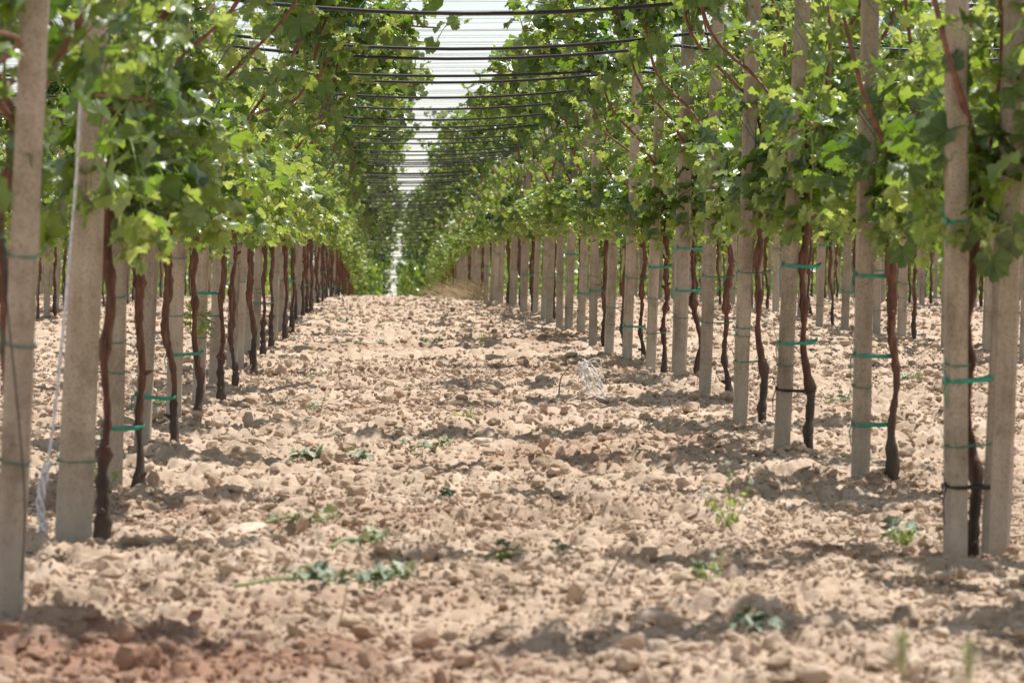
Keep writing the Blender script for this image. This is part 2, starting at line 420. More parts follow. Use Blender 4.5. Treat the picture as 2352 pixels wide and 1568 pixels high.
def shoot(mb, p, d, length, droop, smax=0.105, agebase=0.0, zmin=0.95, env=False):
    n = max(3, int(length / 0.065)); P = [p]
    d = unit(d)
    for i in range(n):
        d = unit(d + np.array([0, 0, -droop]) + rng.normal(size=3) * 0.10)
        q = P[-1] + d * 0.065
        if q[2] < zmin: d[2] = abs(d[2]) * 0.3; q[2] = zmin + 0.01
        if env:                                  # the bush narrows towards the top
            W = 0.46 - 0.27 * min(max((q[2] - 1.25) / .85, 0), 1)
            if q[0] < 0: W = env if env > .01 else W
            if abs(q[0]) > W: q[0] = math.copysign(W + (abs(q[0]) - W) * .2, q[0]); d[0] *= .2
        P.append(q)
    P = np.array(P)
    tube(mb, P, np.linspace(0.0042, 0.0018, len(P)), 4, 0.75)
    side = unit(np.cross(d, rng.normal(size=3)))
    for i in range(1, len(P)):
        u = i / len(P)
        side = -side + rng.normal(size=3) * 0.35
        s = smax * (1 - 0.72 * u ** 2.2) * rng.uniform(0.65, 1.15)
        pd = unit(side * 1.0 + np.array([0, 0, 0.25]) + 0.3 * d)
        pe = P[i] + pd * s * 0.75
        tube(mb, [P[i], (P[i] + pe) / 2 + [0, 0, 0.006], pe], 0.0014, 3, 0.8, caps=False)
        td = unit(pd * 0.8 + np.array([0, 0, -0.55]) + rng.normal(size=3) * 0.3)
        nr = unit(np.array([0, 0, 1.0]) + pd * 0.55 + rng.normal(size=3) * 0.42)
        age = np.clip(agebase + 0.15 + 0.75 * u ** 2 + rng.normal() * 0.13, 0, 1)
        leaf(mb, pe, td, nr, s, age)
    # curly tip with tiny leaves
    for k in range(3):
        leaf(mb, P[-1] + rng.normal(size=3) * 0.012, unit(rng.normal(size=3)), unit(rng.normal(size=3) + [0, 0, 1]), 0.026, 0.95)

def make_variant(k):
    side_len = (rng.uniform(1.03, 1.28), rng.uniform(1.0, 1.25))
    head = np.array([0, 0, rng.uniform(1.22, 1.36)])
    canes = []
    for sgn, ln in zip((-1, 1), side_len):
        a = rng.uniform(-0.12, 0.12); h = rng.uniform(2.36, 2.46)
        m1, m2 = rng.uniform(.05, .24), rng.uniform(.2, .5); b1 = rng.normal() * .14
        canes.append(bend([head, head + [sgn * m1, b1, 0.36], [sgn * m2, a + b1, 2.0 + rng.normal() * .08], [sgn * (m2 + .2), a * 1.3, h], [sgn * ln, a + rng.normal() * .05, h + 0.02]], 24))
    for sgn in (-1, 1):
        canes.append(bend([head, head + [rng.normal() * .05, sgn * .2, .12], [rng.normal() * .06, sgn * .6, 1.45], [rng.normal() * .08, sgn * rng.uniform(.9, 1.2), rng.uniform(1.4, 1.6)]], 14))
    if k % 2: canes.append(bend([head, head + [.05, .05, .4], [rng.normal() * .1, rng.normal() * .12, 2.1], [rng.normal() * .15, rng.normal() * .25, 2.5]], 14))
    cm = []
    for c in canes:
        mb = MB(); rr = np.linspace(0.0105, 0.005, len(c)) * (1 + 0.10 * rng.normal(size=len(c)))
        rr[::4] *= 1.25
        tube(mb, c, rr, 7); cm.append(mb.mesh("cane", M_CANE))
    mb = MB()
    # fans across the aisle
    for c, sgn in ((canes[0], -1), (canes[1], 1)):
        for _ in range(42 if sgn > 0 else 38):
            p = c[int(rng.uniform(12.5, 23.9))]
            d = np.array([sgn * rng.uniform(-0.9, 0.35), rng.normal() * 0.5, rng.uniform(-.1, 1.0)])
            shoot(mb, p, d, rng.uniform(0.2, 0.5), rng.uniform(0.1, 0.3), 0.115, -0.04, 2.3 if rng.uniform() < .75 else 2.12)
        for _ in range(6):
            p = c[int(rng.uniform(3, 13))]
            shoot(mb, p, np.array([rng.normal() * .35, rng.normal() * .9, .3]), rng.uniform(0.15, 0.4), .12, 0.10, 0.0, 1.3)
    sparse = k == NVAR - 1
    # curtain along the row
    for c in canes[2:4]:
        for _ in range(2 if sparse else 9):
            p = c[int(rng.uniform(1, 13.9))]
            d = np.array([rng.normal() * 0.6, rng.normal() * 0.5, rng.uniform(-0.6, 0.8)])
            shoot(mb, p, d, rng.uniform(0.3, 0.65), rng.uniform(0.1, 0.3), 0.112, 0.02, rng.uniform(0.93, 1.1), (random.choice((.07, .07, .2)) if k % 2 else .4))
    for _ in range(2 if sparse else 12):
        p = head + rng.normal(size=3) * [0.06, 0.15, 0.08]
        d = np.array([rng.normal() * 0.8, rng.normal() * 0.8, rng.uniform(-0.5, 0.6)])
        shoot(mb, p, d, rng.uniform(0.3, 0.55), rng.uniform(0.12, 0.3), 0.125, -0.08, rng.uniform(0.90, 1.05), (random.choice((.08, .08, .25)) if k % 2 else .45))
    # upright young shoots
    for _ in range(10):
        c = canes[random.choice((2, 3))]; p = c[int(rng.uniform(0, 13.9))]
        shoot(mb, p, np.array([rng.normal() * 0.2, rng.normal() * 0.3, 1.0]), rng.uniform(0.4, 0.85), 0.02, 0.085, 0.3, .95, .06)
    if k % 2:
        for _ in range(4):
            shoot(mb, canes[4][int(rng.uniform(5, 13.9))], rng.normal(size=3) * [.6, 1, .6], rng.uniform(0.2, 0.4), 0.1, 0.1, 0.1, 1.6, .08)
    fol = mb.mesh("foliage", M_LEAF, attr=True)
    tw = MB()
    for sgn in (-1, 1):
        for q in range(2):
            a = head + rng.normal(size=3) * .03; b_ = np.array([sgn * rng.uniform(.45, .9), rng.normal() * .12, 2.4])
            tube(tw, [a, (a + b_) / 2 + [0, 0, -0.02], b_], 0.002, 3)
    return dict(canes=cm, foliage=fol, twine=tw.mesh("twine", M_TWINE))

def make_trunk(k):
    mb = MB(); n = 64; z = np.linspace(-0.10, 1.33, n)
    bx = random.choice((1, 1, -0.5)) * rng.uniform(0.0, 0.05)
    ph = rng.uniform(0, 6.28, 4)
    x = bx * np.exp(-((z - 0.3) / 0.22) ** 2) + 0.010 * np.sin(z * 7 + ph[0]) + 0.007 * np.sin(z * 17 + ph[1]) - rng.uniform(0.0, 0.045) * np.clip(z, 0, 1.1)
    y = 0.02 * np.sin(z * 6 + ph[2])
    w_ = np.clip((z - 1.05) / .28, 0, 1); x *= 1 - w_; y *= 1 - w_
    r = 0.0150 + 0.0025 * np.sin(z * 9 + ph[3]) + 0.002 * rng.normal(size=n)
    for q in rng.integers(4, n - 3, 11): r[q] += 0.006; r[q - 1] += .003; r[q + 1] += .002
    r[:15] += np.linspace(0.016, 0, 15); r[-3:] += 0.009
    tube(mb, np.stack([x, y, z], 1), r, 14, rough=0.09)
    for q in rng.integers(6, n - 3, 3):                    # old pruning spurs
        a = rng.uniform(0, 6.28); p = np.array([x[q], y[q], z[q]]); d = np.array([math.cos(a), math.sin(a), .5])
        tube(mb, [p, p + d * .03, p + d * .045], [.011, .010, .006], 7, rough=.1)
    return mb.mesh("trunk", M_BARK)

NVAR = 12
VAR = [make_variant(k) for k in range(NVAR)]
TRK = [make_trunk(k) for k in range(10)]

# ------------------------------------------------------------------ concrete posts and ties
def post_mesh(w_, h, d=None, taper=0.97):
    if w_ > .11: taper = .66
    d = d or w_; c = min(w_, d) * 0.16
    ring = [(-w_/2 + c, -d/2), (w_/2 - c, -d/2), (w_/2, -d/2 + c), (w_/2, d/2 - c), (w_/2 - c, d/2), (-w_/2 + c, d/2), (-w_/2, d/2 - c), (-w_/2, -d/2 + c)]
    zs = np.linspace(-0.15, h, 26); mb = MB(); V = []
    for i, z in enumerate(zs):
        s = 1 - (1 - taper) * i / len(zs)
        for x, y in ring: V.append((x * s + rng.normal() * .0008, y * s + rng.normal() * .0008, z))
    n = len(zs); k = 8
    V += [(0, 0, zs[-1] + 0.006), (0, 0, zs[0])]
    i = np.arange(n - 1)[:, None] * k; j = np.arange(k)[None]; j2 = (j + 1) % k
    Q = np.stack([i + j, i + j2, i + k + j2, i + k + j], -1).reshape(-1, 4)
    T = [[n * k, (n - 1) * k + q, (n - 1) * k + (q + 1) % k] for q in range(k)] + [[n * k + 1, (q + 1) % k, q] for q in range(k)]
    mb.add(V, Q, T)
    return mb.mesh("concrete_post", M_CONC, smooth=False)
POSTS = {}
def post_data(w_, h, d=None):
    key = (round(w_, 3), round(h, 2), d)
    if key not in POSTS: POSTS[key] = post_mesh(w_, h, d)
    return POSTS[key]

def tie_mesh(reach, w_, band, thick, m, tail, name):
    """loop round the post and the trunk: reach = how far it runs beyond the post's middle (+x)"""
    mb = MB(); n = 28; e = w_ / 2 + 0.004
    pts = []
    for a in np.linspace(0, 2 * math.pi, n, endpoint=False):
        x = math.cos(a); y = math.sin(a)
        sx = abs(x) ** .35 * (1 if x > 0 else -1); sy = abs(y) ** .35 * (1 if y > 0 else -1)
        X = sx * e if x < 0 else sx * reach
        taper = 1 - 0.45 * max(0, (X - e) / max(reach - e, 1e-3)) if X > e else 1
        pts.append((X, sy * e * taper, 0.006 * math.sin(a * 2 + 1) + (X * 0.05 - .002)))
    P = np.array(pts); rows = []
    nb = 3 if band > .006 else 2
    for q in range(nb):
        f = q / (nb - 1) - .5
        for off in (0, thick):
            R = P.copy(); R[:, 2] += f * band * (1 + .35 * np.sin(np.arange(n) * .9)); 
            cx = (reach - e) / 2 * .0
            R[:, :2] += off * np.sign(R[:, :2]) * .7
            rows.append(R)
    V = np.concatenate(rows); F = []
    idx = lambda q, o, i: (q * 2 + o) * n + i % n
    for i in range(n):
        for q in range(nb - 1):
            F.append([idx(q, 1, i), idx(q, 1, i + 1), idx(q + 1, 1, i + 1), idx(q + 1, 1, i)])
            F.append([idx(q, 0, i + 1), idx(q, 0, i), idx(q + 1, 0, i), idx(q + 1, 0, i + 1)])
        F.append([idx(0, 0, i), idx(0, 0, i + 1), idx(0, 1, i + 1), idx(0, 1, i)])
        F.append([idx(nb - 1, 1, i), idx(nb - 1, 1, i + 1), idx(nb - 1, 0, i + 1), idx(nb - 1, 0, i)])
    mb.add(V, F)
    if tail:
        x0 = -e * .9; tube(mb, [(x0, -e, 0), (x0 - .012, -e - .008, -tail * .35), (x0 - .004, -e - .006, -tail)], [band * .28, band * .25, band * .12] if band > .006 else .0018, 5)
        tube(mb, [(x0, -e, 0), (x0 - .01, -e - .008, .02), (x0 - .02, -e - .01, .05)], .0022, 4)
    return mb.mesh(name, m)
TIES = {}
def tie_data(kind, reach, w_):
    key = (kind, round(reach, 2), round(w_, 2))
    if key not in TIES:
        r, ww = key[1], key[2] + 0.004
        TIES[key] = {"band": lambda: tie_mesh(r, ww, .013, .0015, M_TIE, .09, "tie"),
                     "string": lambda: tie_mesh(r, ww, .0045, .002, M_TWINE, 0.05, "tie"),
                     "loop": lambda: tie_mesh(ww / 2 + .004, ww, .004, .002, M_TWINE, 0.04, "tie"),
                     "black": lambda: tie_mesh(r, ww, .011, .003, M_BLACK, .13, "black_tie")}[kind]()
    return TIES[key]

ORD = "first second third fourth fifth sixth seventh eighth ninth tenth eleventh twelfth thirteenth fourteenth fifteenth sixteenth seventeenth eighteenth nineteenth twentieth".split()
def put_post(x, Y, label, group, w_=0.08, h=2.6, lean=(0.0, 0.0), ties=(), dx=0.12, d=None, tie_label=None):
    o = link("concrete_post", post_data(w_, h, d), None, (x, Y, gz(x, Y)), (lean[1], lean[0], rng.normal() * .06))
    tag(o, label, "post", group)
    for kind, z in ties:
        reach = (dx + .019) if kind != "loop" else .1
        t = link("black_tie" if kind == "black" else "tie", tie_data(kind, reach, w_ ), o, (0, 0, z), (0, rng.normal() * .04, 0))
        if kind == "black": t["label"] = "black rubber tie with a loose tail"
    return o
def put_vine(x, Y, label, group, var, trk, rot, flip=(1, 1), sc=1.0, twine=True, zoff=0.0):
    e = bpy.data.objects.new("grapevine", None); C.objects.link(e)
    e.location = (x, Y, gz(x, Y)); e.empty_display_size = .2; e.rotation_euler = (0, math.radians(1.7 + rng.normal() * .3), 0)
    tag(e, label, "grapevine", group)
    v = VAR[var]
    link("trunk", TRK[trk], e, None, (0, 0, 0), (1, 1, 1))
    for c in v["canes"]: link("cane", c, e, None, (0, 0, rot), (flip[0], flip[1], sc))
    link("foliage", v["foliage"], e, None, (0, 0, rot), (flip[0], flip[1], sc))
    if twine: link("twine", v["twine"], e, None, (0, 0, rot), (flip[0], flip[1], 1))
    return e

# rows: lateral position, list of distances
BASES = []
XL, XR = -1.05, 1.93
R_known = [(8.4, 1.95, .08), (10.9, 1.93, .08), (13.4, 1.855, .076), (16.8, 1.94, .08), (18.8, 1.815, .078), (21.1, 1.825, .075), (24.6, 1.92, .077),
           (27.7, 1.99, .098), (30.3, 1.97, .078), (33.0, 1.96, .078), (34.9, 1.92, .08), (37.5, 1.92, .08), (39.9, 1.93, .078), (42.3, 1.92, .085), (44.6, 1.93, .08)]
L_known = [(8.2, -.98, .08), (10.8, -.955, .078), (13.35, -.976, .125), (16.7, -1.06, .075), (19.1, -1.08, .075), (21.8, -1.07, .085), (24.4, -1.05, .078), (27.0, -1.06, .08), (29.5, -1.04, .08)]
def extend(lst, x, ymax, step=2.45):
    lst = list(lst)
    while lst[-1][0] < ymax: lst.append((lst[-1][0] + step + rng.normal() * .12, x + rng.normal() * .03, float(rng.choice([.076, .08, .084]))))
    return lst
ROWS = [("left", extend(L_known, XL, 196), "the row left of the aisle", 1),
        ("right", extend(R_known, XR, 196), "the row right of the aisle", 1),
        ("r2", extend([(31.6, 4.9, .08)], 4.92, 100), "the second row right of the aisle", 0),
        ("r3", extend([(50.5, 7.9, .08)], 7.92, 108), "the third row right of the aisle", 0),
        ("r4", extend([(69.0, 10.9, .08)], 10.9, 112), "the fourth row right of the aisle", 0),
        ("r5", extend([(88.0, 13.9, .08)], 13.9, 114), "the fifth row right of the aisle", 0),
        ("l2", extend([(43.0, -4.05, .08)], -4.05, 98), "the second row left of the aisle", 0),
        ("l3", extend([(76.0, -7.05, .08)], -7.05, 104), "the third row left of the aisle", 0)]
TIE_KNOWN = {("right", 2): [("band", .61), ("band", 1.12), ("string", .40), ("black", .27), ("loop", .66)],
             ("right", 3): [("band", .27), ("band", .55), ("band", .87), ("loop", .42)],
             ("right", 4): [("band", .50), ("band", .85), ("black", .29), ("loop", .40)],
             ("right", 5): [("string", .35), ("loop", .52), ("loop", .48), ("string", .8)],
             ("right", 6): [("string", .48), ("string", .75), ("loop", .95)],
             ("right", 7): [("band", .60), ("band", .88), ("loop", .42)],
             ("right", 8): [("string", .35), ("band", .83), ("loop", .6)],
             ("right", 9): [("band", .32), ("string", .7)],
             ("left", 1): [("loop", .42), ("loop", .72), ("loop", .95)],
             ("left", 2): [("loop", .3)],
             ("left", 3): [("band", .28), ("loop", .5), ("loop", .62), ("loop", .8)],
             ("left", 5): [("band", .4), ("loop", .6), ("loop", .9)]}
used_lab = set()
for rname, pts, words, main in ROWS:
    side = 1 if rname[0] == 'r' else -1
    first = 0
    for i, (Y, x, w_) in enumerate(pts):
        # which ones can be told apart in the photo
        n_name = 18 if main else 6
        offscreen = abs((x) * F_PX / Y + 870 - 1176) > 1176 + 90 or Y < 10
        if main and Y > 103: lab_p = None
        vis = i - (2 if rname == "right" else 1) if main else i
        lean = (math.radians(rng.normal(1.6, .5)), math.radians(rng.normal(0, .6)))
        dx = float(rng.uniform(.10, .14)); kinds = TIE_KNOWN.get((rname, i))
        if kinds is None:
            kinds = []
            if Y < 70:
                for z in rng.choice([.28, .42, .55, .68, .82, .95], random.choice((1, 2, 3)) if Y < 50 else 2, replace=False):
                    kinds.append((random.choice(("band", "string", "loop", "loop")), float(z)))
            elif Y < 100: kinds = [("band", float(rng.choice([.3, .6, .9])))]
        if 0 <= vis < n_name:
            names = {("right", 2): "slim pale concrete post with black strap and tail, of the nearest right pair",
                     ("left", 2): "broad pale concrete post beside the white cord in the left row",
                     ("left", 1): "blurred brownish concrete post at the left edge, nearest in the row left of the aisle",
                     ("right", 7): "thicker tall pale concrete post with two bright green ties, right row"}
            pl = names.get((rname, i)) or f"beige concrete post, {ORD[vis]} from the camera in {words}"
            vl = f"brown grapevine tied to the {ORD[vis]} post in {words}"
        elif vis < 0:
            pl = f"concrete post just outside the picture in {words}"
            vl = ("grapevine with big blurred leaves at the picture edge in " if Y > 10 else "nearest grapevine outside the picture in ") + words
        else:
            pl = f"one of the small far concrete posts crowded in {words}"
            vl = f"one of the small far grapevines merging together in {words}" if Y < 103 else f"one of the grapevine crowns beyond the crest in {words}"
        grp_w = {"left": "left main row", "right": "right main row"}.get(rname, "side rows")
        px_x = x
        if Y < 104:
            h = 2.62 if (rname, i) in (("right", 7), ("right", 5)) else float(rng.uniform(2.35, 2.62))
            if rname == "left" and i < 3: h = 2.62
            put_post(px_x, Y, pl, "concrete posts in the " + grp_w, w_ * .93, h, lean, kinds, dx, d=None)
        vx = x + dx
        if (rname, i) == ("right", 2): vx = x + .07
        if (rname, i) == ("left", 2): vx = x + .09
        yo = rng.normal() * .04
        if rname == "left" and i < 3: vx = x + (.04, -.03, .055)[i]; yo = .32
        if (rname, i) == ("right", 2): yo = .11
        BASES.append((x, Y)); BASES.append((vx, Y + yo))
        if (rname, i) == ('left', 0): continue
        vn = put_vine(vx, Y + yo, vl, "grapevines in the " + grp_w, (NVAR - 1 if rname == 'left' and i < 2 else int(rng.integers(0, (NVAR - 1) // 2)) * 2 + (1 if Y < 31 and (rname == 'right' or i < 4) else 0)), int(rng.integers(0, len(TRK))),
                 rng.normal() * .05, (1.22 if 100 < Y < 150 and main else 1.12 if Y >= 150 else float(rng.uniform(.95, 1.05)), int(rng.choice([-1, 1]))), float(rng.uniform(.97, 1.04)), twine=Y < 60)
        if (rname, i) == ('left', 6):                 # a tuft of young leaves sprouting low on this trunk
            mb = MB()
            for q in range(3): shoot(mb, np.array([-.03, -.03, .42 + .04 * q]), np.array([-.6, -.5, .5]), .2, .1, .07, .5, .3)
            link("sprout", mb.mesh("sprout", M_LEAF, attr=True), vn)
# second post of the near pair
put_post(1.985, 13.42, "plain beige concrete post without ties, outer one of the nearest right pair", "concrete posts in the right main row", .084, 2.62, (math.radians(2.4), 0), [])

# ------------------------------------------------------------------ hoses and upper wires across the rows
cross = [-7.05, -4.05, -1.05, 1.93, 4.92, 7.92, 10.9, 13.9]
def span_path(Y, z, sag, x0, x1, n=12, slack=1.0):
    P = []
    for a, b_ in zip(cross[:-1], cross[1:]):
        if b_ < x0 or a > x1: continue
        s = sag * rng.uniform(.6, 1.3)
        for t in np.linspace(0, 1, n, endpoint=False):
            x = a + (b_ - a) * t
            P.append((x, Y + .015 * math.sin(x * 2), z - 4 * s * t * (1 - t) + (zg(Y))))
    return np.array(P)
hy = [20.9, 25.2, 27.0, 30.3, 31.5, 34.1, 38.0, 41.6, 45.0, 47.3, 51.0]
while hy[-1] < 196: hy.append(hy[-1] + (float(rng.choice([2.4, 1.3, 1.2, 2.3])) if hy[-1] < 105 else 2.4))
for i, Y in enumerate(hy):
    mb = MB(); wid = max(3.2, Y * .16)
    tube(mb, span_path(Y, 2.245 + rng.normal() * .015, .085, -wid, wid + 1.5), 0.0105, 8)
    lab = (f"black irrigation hose sagging across the aisle, {ORD[i]} from the camera" if i < 14 else "one of the thin far black hoses stacked up above the end of the aisle")
    tag(link("irrigation_hose", mb.mesh("irrigation_hose", M_HOSE)), lab, "hose", "irrigation hoses across the aisle")
wy = list(np.arange(21, 70, .42)) + list(np.arange(70, 120, .8)) + list(np.arange(120, 196, 1.7))
for i, Y in enumerate(wy):
    Y = float(Y + rng.normal() * .06); mb = MB(); wid = max(3.2, min(Y * .16, 12))
    tube(mb, span_path(Y, 2.66 + rng.normal() * .02, .03, -wid, wid + 1.5, 4), 0.0017 if Y < 60 else .0019, 4, caps=False)
    tag(link("trellis_wire", mb.mesh("trellis_wire", M_WIRE)), "one of the fine grey wires spanning the sky gap over the aisle", "wire", "fine wires over the aisle")

build_clods()
def litter():
    mb = MB()
    for q in range(420):
        Y = math.sqrt(random.uniform(9 ** 2, 45 ** 2)); x = random.uniform(-.11, .17) * Y; L_ = random.uniform(.03, .16)
        a = random.uniform(0, 3.14); z = float(ground_fine(np.array([x]), np.array([Y]))[0]) + .006
        d = np.array([math.cos(a), math.sin(a), random.uniform(-.1, .35)]) * L_
        p = np.array([x, Y, z]); tube(mb, [p, p + d * .5 + [0, 0, .008], p + d], [.0016, .0014, .0008], 4, caps=False)
    tag(link("litter", mb.mesh("litter", M_LITTER)), "small dry bits of straw and twig scattered over the soil", "litter", kind="stuff")
litter()

# ------------------------------------------------------------------ far rows beyond the individual vines: one mass
def far_mass():
    mb = MB(); n = 75000
    rows = np.array([-13.05, -10.05, -7.05, -4.05, 4.92, 7.92, 10.9, 13.9, 16.9, 19.9, 22.9])
    r = rng.choice(len(rows), n); X0 = rows[r]
    start = np.array([100, 100, 106, 100, 102, 110, 114, 116, 118, 118, 120])[r]
    Y = start + (215 - start) * rng.uniform(size=n) ** 1.1
    kind = rng.uniform(size=n)
    X = np.where(kind < .5, X0 + rng.normal(size=n) * .28, X0 + rng.uniform(-1.3, 1.3, n))
    H = np.where(kind < .5, rng.uniform(.95, 2.1, n), rng.uniform(2.0, 2.65, n))
    ph = np.round((Y) / 2.45) * 2.45
    Y = np.where(kind < .5, Y, ph + rng.normal(size=n) * .25)
    Z = zg(Y) + H
    m = 9000; X[:m] = np.where(rng.uniform(size=m) < .5, XL + rng.uniform(-.3, 1.12, m), XR - rng.uniform(-.3, 1.08, m))
    Y[:m] = rng.uniform(150, 198, m); Z[:m] = zg(Y[:m]) + rng.uniform(.9, 2.1, m)
    s = rng.uniform(.07, .15, n)
    base = np.array([[0, -.7, 0], [.75, -.45, .1], [.6, .35, -.1], [0, 1, -.25], [-.6, .35, -.1], [-.75, -.45, .1]])
    A = rng.normal(size=(n, 3)) + [0, 0, -.6]; A /= np.linalg.norm(A, axis=1)[:, None]
    Bv = np.cross(A, rng.normal(size=(n, 3))); Bv /= np.linalg.norm(Bv, axis=1)[:, None]
    Cv = np.cross(A, Bv)
    V = (base[None, :, 0, None] * Bv[:, None] + base[None, :, 1, None] * A[:, None] + base[None, :, 2, None] * Cv[:, None]) * s[:, None, None] + np.stack([X, Y, Z], -1)[:, None]
    k = (np.arange(n) * 6)[:, None]
    Q = np.concatenate([k + [0, 1, 2, 3], k + [0, 3, 4, 5]])
    mb.add(V.reshape(-1, 3), Q, None, np.repeat(np.clip(rng.normal(.4, .25, n), 0, 1), 6))
    o = link("distant_foliage", mb.mesh("distant_foliage", M_LEAF, attr=True)); tag(o, "far mass of green vine foliage behind the side rows", "foliage", kind="stuff")
far_mass()

# ------------------------------------------------------------------ things lying on the soil
def lump(name, px, py, wpx, label, cat, m, squash=.55, group=None, sub=4, hgt=0.0):
    x, Y = at(px, py); k = wpx * Y / F_PX / 2
    v, f = ico(sub); V = rocks(v, f, 1, .2, 0.0)[0]
    fr = 2.2; d = np.zeros(len(V))
    for q in range(3):
        d += vnoise(V[:, 0] * fr + V[:, 2] * 1.7 + q * 9, V[:, 1] * fr - V[:, 2] * 1.3, 101 + q + int(px)) * .5 / (q + 1); fr *= 2.1
    V *= (1 + .35 * d)[:, None]; V *= [k * 1.05, k * .9, k * squash]
    mb = MB(); mb.add(V, None, f)
    o = link(name, mb.mesh(name, m), None, (x, Y, gz(x, Y) + k * squash * .35 + .018 + hgt), (rng.normal() * .1, rng.normal() * .1, 0))
    tag(o, label, cat, group)
for a in [("stone", 560, 1236, 95, "long flat pale stone lying left of the aisle middle, near the green cuttings", "stone", M_STONE, .32),
          ("stone", 1495, 1318, 62, "angular pale stone just right of the leaning brown stick", "stone", M_STONE, .5),
          ("stone", 1385, 1305, 46, "rounded tan stone behind the leaning brown stick", "stone", M_STONE, .6),
          ("stone", 1120, 1035, 62, "rounded tan stone behind the dark cutting in the aisle middle", "stone", M_STONE, .55),
          ("stone", 915, 1530, 62, "whitish stone at the bottom of the picture beside red soil", "stone", M_STONE, .6),
          ("stone", 1950, 1165, 50, "pale stone at the foot of the second post right of the aisle", "stone", M_STONE, .6),
          ("stone", 1500, 1452, 82, "large brownish stone in the front of the aisle right of middle", "stone", M_STONE, .62),
          ("stone", 2330, 1345, 60, "pink pale stone at the right edge beyond the near post pair", "stone", M_STONE, .55),
          ("soil_clod", 800, 1500, 100, "largest dark red clod at the bottom left of the aisle", "soil clod", M_SOIL, .62),
          ("soil_clod", 578, 1462, 92, "dark red clod left of the largest red clod", "soil clod", M_SOIL, .7),
          ("soil_clod", 490, 1535, 62, "small dark clod at the bottom edge, leftmost of the red ones", "soil clod", M_SOIL, .65),
          ("soil_clod", 735, 1222, 80, "brown angular clod touching the leafy green cutting", "soil clod", M_SOIL, .6),
          ("soil_clod", 1240, 1065, 38, "small dark round clod alone right of the aisle middle", "soil clod", M_SOIL, .85),
          ("soil_clod", 1500, 1118, 70, "grey brown clod standing up in shade right of the middle", "soil clod", M_SOIL, .7),
          ("soil_clod", 1606, 942, 36, "pointed tan clod against the foot of the fifth right post", "soil clod", M_SOIL, .8),
          ("soil_clod", 2050, 1490, 80, "round clod sitting in the dark shadow at the lower right", "soil clod", M_SOIL, .7),
          ("soil_clod", 240, 1330, 170, "long brown ridge of soil in front of the broad left post", "soil clod", M_SOIL, .33),
          ("soil_clod", 350, 1280, 150, "broad sandy lump of soil right of the broad left post", "soil clod", M_SOIL, .38)]:
    lump(*a)

def wilted(px, py, wpx, label, leaves=9, stem=True, size=.05, yaw=0.0):
    x, Y = at(px, py); L_ = wpx * Y / F_PX
    e = bpy.data.objects.new("pruned_shoot", None); C.objects.link(e); z0 = gz(x, Y) + .04
    e.location = (x, Y, z0); e.rotation_euler = (0, 0, yaw); tag(e, label, "cutting", "green cuttings lying on the soil")
    P = bend([(-L_ / 2, 0, 0), (-L_ / 5, .03, .02), (L_ / 5, -.03, .015), (L_ / 2, .02, .03)], 14)
    mb = MB(); tube(mb, P, np.linspace(.005, .002, 14), 5); link("stem", mb.mesh("stem", M_STEM), e)
    mb = MB()
    for q in range(leaves):
        p = P[int(rng.uniform(3, 13.9))] + rng.normal(size=3) * [.02, .03, .008] + [0, 0, .015]
        leaf(mb, p, unit(rng.normal(size=3) * [1, 1, .15]), unit(np.array([0, -.25, 1]) + rng.normal(size=3) * [.35, .35, .1]), size * rng.uniform(.5, 1.15), np.clip(rng.normal(.55, .3), 0, 1), 1.5)
    link("leaves", mb.mesh("leaves", M_WILT, attr=True), e)
wilted(740, 1062, 190, "wide wilted cutting with crumpled dark leaves, beside the left row", 22, size=.06)
wilted(690, 1232, 180, "bright green cutting with thin stem near the pale flat stone", 12, size=.045, yaw=-.15)
wilted(740, 1388, 400, "longest cutting with silvery leaves lying in the front of the aisle", 24, size=.055, yaw=.06)
wilted(830, 1302, 150, "wilted cutting between the longest one and the pale stone", 9, size=.05, yaw=.4)
wilted(978, 1046, 70, "small dark green cutting in the aisle middle", 8, size=.05)
wilted(1200, 1300, 170, "thin green stem with one leaf at the edge of the shadow band", 4, size=.04, yaw=-.1)
wilted(2062, 1232, 70, "wilted leaves with an upright pale stalk by the near right posts", 10, size=.05)
wilted(1712, 1505, 70, "dark curled leaves in the front right of the aisle", 9, size=.045)
wilted(722, 968, 40, "tiny dark curled leaf by the left row", 4, size=.04)
wilted(728, 885, 50, "little green leaf scrap far along the left row", 4, size=.04)
wilted(838, 797, 70, "dark leaf scrap far away on the left side of the aisle", 7, size=.055)
wilted(990, 795, 40, "dark leaf scrap behind a clod in the far aisle middle", 6, size=.055)
wilted(785, 750, 40, "farthest dark leaf scrap on the left of the aisle", 6, size=.055)
wilted(1925, 970, 50, "small green cutting behind the near right posts", 6, size=.05)
wilted(1605, 1345, 36, "dark leaf lying in front of the long shadow", 4, size=.04)
wilted(1020, 1150, 40, "grey green wilted leaf in the aisle middle", 4, size=.045)
wilted(2100, 905, 60, "wilted leaves under the second row right of the aisle", 6, size=.055)
wilted(345, 965, 40, "wilted green leaf between the posts of the left row", 5, size=.05)

